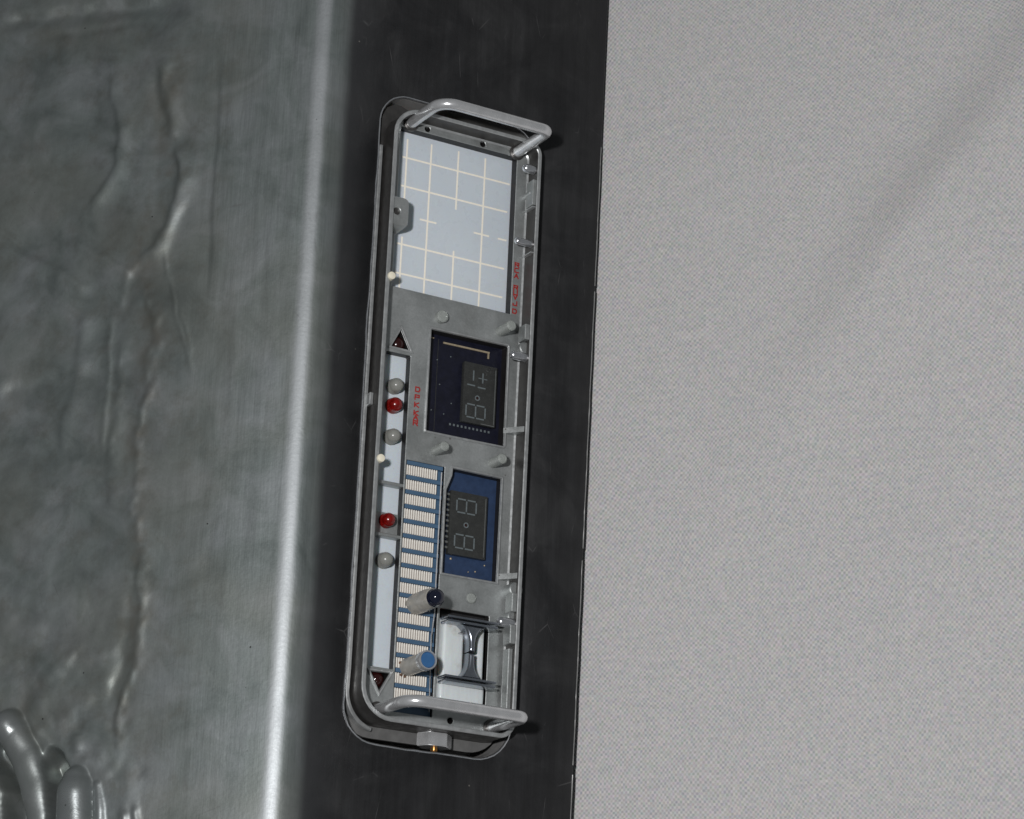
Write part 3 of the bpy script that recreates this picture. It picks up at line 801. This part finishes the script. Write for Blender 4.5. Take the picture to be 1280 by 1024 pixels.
bm = NB(); box(bm, 3.2, 3.68, -8.50, -8.475, .15, .166); build('chip_edge_line', bm, M['chip_edge'], d1, smooth=False)

# long lamp strip
bm = NB(); box(bm, -.42, .54, -16.92, -6.74, -.12, .04, .01)
strip = build('light_strip', bm, M['acrylic'], panel, smooth=False)
for y in (-11.06, -12.72):
    bm = NB(); box(bm, -.37, .51, y - .05, y + .05, 0.03, F - .01, .015); build('strip_divider', bm, M['alu'], strip)
bm = NB(); box(bm, -.37, .50, -12.74, -11.95, .03, .10, .01); build('grey_insert', bm, M['alu'], strip)
def lamp(x, y, mat, name, label, r=.232, z0=.03, z1=.50):
    bm = NB(); lathe(bm, [(0, z0), (r * 1.08, z0), (r * 1.08, z0 + .10), (r, z0 + .12)] + dome(r, z0 + .12, z1, 6)[2:], 28, (x, y, 0))
    return build(name, bm, mat, strip, label, angle=50)
lamp(.09, -7.84, M['clear'], 'indicator_lamp', 'clear lamp nearest the upper arrow'); lamp(.10, -8.47, M['red'], 'indicator_lamp', 'upper red lamp', .235, .03, .48)
lamp(.09, -9.50, M['clear'], 'indicator_lamp', 'clear lamp below the upper red lamp'); lamp(.07, -12.22, M['red'], 'indicator_lamp', 'lower red lamp', .22, .05, .52)
lamp(.07, -13.48, M['clear'], 'indicator_lamp', 'clear lamp below the lower red lamp')
# two arrow windows with dark red lamps behind
def arrow(tri, cx, cy):
    bm = NB(); ring(bm, tri, [(.008, F - .05), (.008, F + .045), (.02, F + .06), (.055, F + .06), (.075, F + .04), (.075, F - .05)])
    fr = build('arrow_frame', bm, M['rim'], panel)
    bm = NB(); lathe(bm, dome(.27, -.1, .33, 6), 24, (cx, cy, 0)); build('red_lamp', bm, M['dark_red'], fr)
arrow(TRI1, .11, -6.44); arrow(TRI2, .05, -17.20)
# cream studs on the left rim
for y in (-4.57, -10.55):
    bm = NB(); lathe(bm, [(0, F), (.13, F), (.135, RT - .02), (.12, RT + .06), (.06, RT + .075), (0, RT + .08)], 20, (-.66, y, 0))
    build('cream_stud', bm, M['cream'], panel)

# striped edge connector
bm = NB(); box(bm, .52, 1.94, -18.2, -10.15, -.1, .20)
conn = build('edge_connector', bm, M['steel_blue'], panel, smooth=False)
bar = slat = trace = None
for i in range(17):
    y = -10.27 - .47 * i
    if bar is None:
        bm = NB(); box(bm, .60, 1.86, y - .065, y + .065, .18, .33, .012); bar = build('divider_bar', bm, M['steel_blue'], conn)
    else: again(bar, 0, -.47 * i)
    if i == 16: break
    for k in range(14):
        if slat is None:
            bm = NB(); box(bm, .607, .643, -10.66, -10.345, .19, .30, .006); slat = build('contact', bm, M['contact'], conn, smooth=False)
        else: again(slat, .079 * k, -.47 * i)
    if trace is None:
        bm = NB(); box(bm, .59, 1.68, -10.665, -10.34, .195, .23); trace = build('copper_pad', bm, M['copper'], conn, smooth=False)
    else: again(trace, 0, -.47 * i)
bm = NB(); tube(bm, [(1.80, -10.4, .34), (1.80, -13.6, .34), (1.78, -14.1, .36), (1.80, -14.9, .36), (1.74, -15.6, .34), (1.78, -18.0, .34)], .022, 8)
build('wire', bm, M['handle'], conn)

# clear posts standing on the floor plate
for x, y, r, h in ((1.46, -5.32, .20, .58), (3.66, -5.32, .17, 1.12), (1.54, -9.74, .155, 1.02), (3.60, -9.76, .165, 1.02), (3.05, -14.25, .17, .42)):
    bm = NB(); lathe(bm, [(0, F - .01), (r, F - .01), (r, h - .04), (r - .04, h), (0, h + .01)], 22, (x, y, 0)); build('clear_post', bm, M['clear_post'], panel)
# dark lamp on a resin post
bm = NB(); lathe(bm, [(0, .2), (.31, .2), (.33, .5), (.32, 1.2), (.285, 1.52), (0, 1.53)], 30, (1.15, -14.74, 0))
lp_ = build('lens_post', bm, M['resin'], panel, 'resin post under a dark blue lens')
bm = NB(); lathe(bm, [(0, 1.50), (.29, 1.50), (.29, 1.56), (.275, 1.60)] + dome(.27, 1.60, 1.86, 7)[2:], 32, (1.18, -14.76, 0)); build('dark_lens', bm, M['navy_glass'], lp_)
# blue button on a resin post
bm = NB(); lathe(bm, [(0, .2), (.27, .2), (.28, .5), (.27, 1.5), (0, 1.5)], 30, (.99, -16.72, 0))
bp = build('button_post', bm, M['resin'], panel, 'resin post under a blue button')
bm = NB(); ring(bm, disc_loop(1.0, -16.72, .30, 32), [(0, 1.40), (.0, 1.64), (-.02, 1.67), (-.045, 1.67), (-.06, 1.64), (-.06, 1.40)]); build('button_ring', bm, M['handle'], bp)
bm = NB(); lathe(bm, [(0, 1.45), (.238, 1.45), (.238, 1.63), (.22, 1.65), (0, 1.655)], 32, (1.0, -16.72, 0)); build('blue_button', bm, M['post_blue'], bp)
bm = NB()
for x, y, r in ((.74, -16.62, .05), (.82, -16.72, .045), (.80, -16.98, .05), (.92, -17.02, .04)): lathe(bm, dome(r, .28, .28 + r * 1.3, 3), 8, (x, y, 0))
o = build('corrosion', bm, M['rust'], bp); o['kind'] = 'stuff'

# spool and its chrome bracket
bm = NB(); box(bm, 1.95, 3.76, -17.66, -14.68, -.1, .02); sp = build('spool_well', bm, M['back'], panel, smooth=False)
def rod(x0, x1, y0, y1, z, nm='nylon_block'):
    bm = NB(); box(bm, x0, x1, y0, y1, 0.0, z, .12, 4); return build(nm, bm, M['ptfe'], sp)
rod(2.02, 2.74, -17.05, -14.98, .62); rod(3.22, 3.52, -17.05, -15.0, .5); rod(2.02, 3.58, -17.60, -17.0, .52)
bm = NB(); box(bm, 2.74, 3.22, -17.0, -15.1, .0, .36, .02); build('grey_web', bm, M['alu'], sp)
for k, (yc) in enumerate((-15.17, -17.02)):
    bm = NB()
    for j, o_ in enumerate((.055, -.055)):
        pass
    box(bm, 1.90, 3.68, yc + .028, yc + .10, .55, 1.08, .02, 2); br = build('bracket_plate', bm, M['dark_chrome'], sp)
    bm = NB(); box(bm, 1.92, 3.66, yc - .10, yc - .028, .55, 1.06, .02, 2); build('bracket_plate', bm, M['dark_chrome'], sp)
# waist of the bracket: two flared halves meeting in the middle
def waist(y0, y1):
    xc = 2.86; L = []; N_ = 8
    for i in range(N_ + 1):
        t = i / N_; w = .11 + .32 * (1 - t) ** 4; L.append((xc - w, y0 + (y1 - y0) * t))
    Rr = [(2 * xc - x, y) for x, y in L][::-1]
    lp = L + Rr
    area = sum(lp[i][0] * lp[(i + 1) % len(lp)][1] - lp[(i + 1) % len(lp)][0] * lp[i][1] for i in range(len(lp)))
    if area < 0: lp = lp[::-1]
    bm = NB(); c_ = clean(lp)
    top = skin_loops(bm, [(offset(c_, 0), .5), (offset(c_, 0), .86), (offset(c_, -.018), .92), (offset(c_, -.04), .955), (offset(c_, -.065), .975), (offset(c_, -.085), .98)]); bm.faces.new(top)
    return build('bracket_waist', bm, M['dark_chrome'], sp)
waist(-15.27, -16.08); waist(-16.92, -16.12)
bm = NB(); box(bm, 2.5, 2.9, -15.52, -15.47, .5, .80, .015); build('bracket_rib', bm, M['chrome'], sp)

# details on the inner face of the right rim
def bossy(y, r, z1, x=4.36, mat='alu'):
    bm = NB(); lathe(bm, [(0, F - .02), (r, F - .02), (r, z1 - .03), (r - .03, z1), (0, z1)], 22, (x, y, 0)); build('rim_boss', bm, M[mat], panel)
bossy(-5.86, .20, .80); bossy(-13.85, .23, .86); bossy(-14.72, .22, .80); bossy(-.45, .12, .8, 4.40)
for a, b, w, z1 in ((-5.62, -5.10, .10, .97), (-15.62, -15.02, .12, .97), (-.05, -.95, .06, .97), (-18.0, -15.75, .07, .86), (-14.6, -14.0, .10, .96)):
    y0, y1 = min(a, b), max(a, b)
    bm = NB(); box(bm, 4.31 - w + .0065 * (y0 + 8.7), 4.39 + .0065 * (y0 + 8.7), y0, y1, F + .16, z1, .02); build('rim_pad', bm, M['alu'], panel)
for y in (-8.62, -13.42):
    bm = NB(); lp = [(3.92, .36), (4.37, .36), (4.37, .92)]
    f1 = [bm.verts.new((x, y - .09, z)) for x, z in lp]; f2 = [bm.verts.new((x, y + .09, z)) for x, z in lp]
    bm.faces.new(f1); bm.faces.new(f2)
    for i in range(3): bm.faces.new((f1[i], f1[(i + 1) % 3], f2[(i + 1) % 3], f2[i]))
    build('gusset', bm, M['alu'], panel, smooth=False)
for y in (-2.62, -1.02):
    bm = NB(); box(bm, 4.30, 4.42, y - .018, y + .018, F, RT - .02); build('rim_seam', bm, M['rim'], panel, smooth=False)
for y, x, r in ((.35, 3.98, .15), (-2.26, 3.80, .12), (-6.18, 3.80, .145), (-14.94, 3.76, .155)):
    bm = NB(); lathe(bm, dome(r, 0, 4.42 - x, 6), 20, (4.42, y, .78), '-x'); build('rim_pin', bm, M['pin'], panel)

# two wire handles
def handle(y, tilt, zt, xl, xr):
    pts = [(xl, y, F - .05), (xl, y, 1.2)]
    r1, r2 = .55, .28
    top = zt
    pts += [(xl + r1 - r1 * math.cos(a), y + tilt * .5, top - r1 + r1 * math.sin(a)) for a in [math.pi / 2 * i / 8 for i in range(9)]]
    pts += [(xr - r2 + r2 * math.sin(a), y + tilt, top - r2 + r2 * math.cos(a)) for a in [math.pi / 2 * i / 8 for i in range(9)]]
    pts += [(xr, y + tilt, 1.2), (xr, y + tilt, F - .05)]
    bm = NB(); tube(bm, pts, .185, 20); h = build('handle', bm, M['handle'], panel, angle=60)
    for x in (xl, xr):
        bm = NB(); lathe(bm, [(0, F - .02), (.26, F - .02), (.26, F + .05), (.22, F + .09), (.16, F + .09), (0, F + .09)], 24, (x, y + (tilt if x == xr else 0), 0)); build('collar', bm, M['wall_dark'], h)
handle(1.04, -.03, 2.50, .02, 3.96)
handle(-18.18, -.02, 2.48, .02, 3.94)

# nut and brass screw under the lower wall
bm = NB(); hexa = [(2.12 + .58 * math.cos(math.radians(60 * k + 8)), (.14 + .44 * math.sin(math.radians(60 * k + 8)))) for k in range(6)]
f1 = [bm.verts.new((x, -18.61, z)) for x, z in hexa]; f2 = [bm.verts.new((x, -19.02, z)) for x, z in hexa]
bm.faces.new(f1); bm.faces.new(f2)
for i in range(6): bm.faces.new((f1[i], f1[(i + 1) % 6], f2[(i + 1) % 6], f2[i]))
bmesh.ops.bevel(bm, geom=bm.edges[:], offset=.025, segments=2, affect='EDGES')
nut = build('hex_nut', bm, M['handle'], panel)
bm = NB(); lathe(bm, dome(.11, 0, .2, 5), 16, (2.14, -19.0, .12), '-y'); build('brass_screw', bm, M['brass'], nut)

# red lettering, each letter drawn as strokes
GL = {'A': [((0, 0), (.5, 1)), ((.5, 1), (1, 0)), ((.2, .38), (.8, .38))], 'C': [((1, 1), (0, 1)), ((0, 1), (0, 0)), ((0, 0), (1, 0))],
      'R': [((0, 0), (0, 1)), ((0, 1), (1, 1)), ((1, 1), (1, .5)), ((0, .5), (1, .5)), ((.5, .5), (1, 0))], 'U': [((0, 1), (0, 0)), ((0, 0), (1, 0)), ((1, 0), (1, 1))],
      'V': [((0, 1), (.5, 0)), ((.5, 0), (1, 1))], 'J': [((1, 1), (1, 0)), ((1, 0), (0, 0)), ((0, 0), (0, .4))], 'D': [((0, 0), (0, 1)), ((0, 1), (.8, 1)), ((.8, 1), (1, .7)), ((1, .7), (1, .3)), ((1, .3), (.8, 0)), ((.8, 0), (0, 0))],
      'P': [((0, 0), (0, 1)), ((0, 1), (1, 1)), ((1, 1), (1, .5)), ((1, .5), (0, .5))], 'K': [((0, 0), (0, 1)), ((1, 1), (0, .5)), ((0, .5), (1, 0))]}
def letters(items, x0, w, h, slant):
    for ch, y in items:
        bm = NB(); st = .022
        for q, (a, b) in enumerate(GL[ch]):
            ax, ay = x0 + slant * (y - items[0][1]) + (a[0] - .5) * w, y + (a[1] - .5) * h; bx, by = x0 + slant * (y - items[0][1]) + (b[0] - .5) * w, y + (b[1] - .5) * h
            d = Vector((bx - ax, by - ay)); d.normalize(); nx_, ny_ = -d.y * st, d.x * st
            ax -= d.x * st; ay -= d.y * st; bx += d.x * st; by += d.y * st
            z = F + .004 + .0006 * q
            v = [bm.verts.new(c) for c in ((ax + nx_, ay + ny_, z), (ax - nx_, ay - ny_, z), (bx - nx_, by - ny_, z), (bx + nx_, by + ny_, z))]
            bm.faces.new(v)
        build('letter', bm, M['red_ink'], panel, smooth=False)
letters([('R', -2.91), ('C', -3.10), ('A', -3.30), ('R', -3.70), ('U', -3.88), ('V', -4.03), ('J', -4.25), ('D', -4.52)], 4.16, .135, .135, .012)
letters([('D', -7.86), ('P', -8.12), ('K', -8.37), ('K', -8.64), ('A', -8.79), ('R', -8.97)], .80, .14, .14, .015)
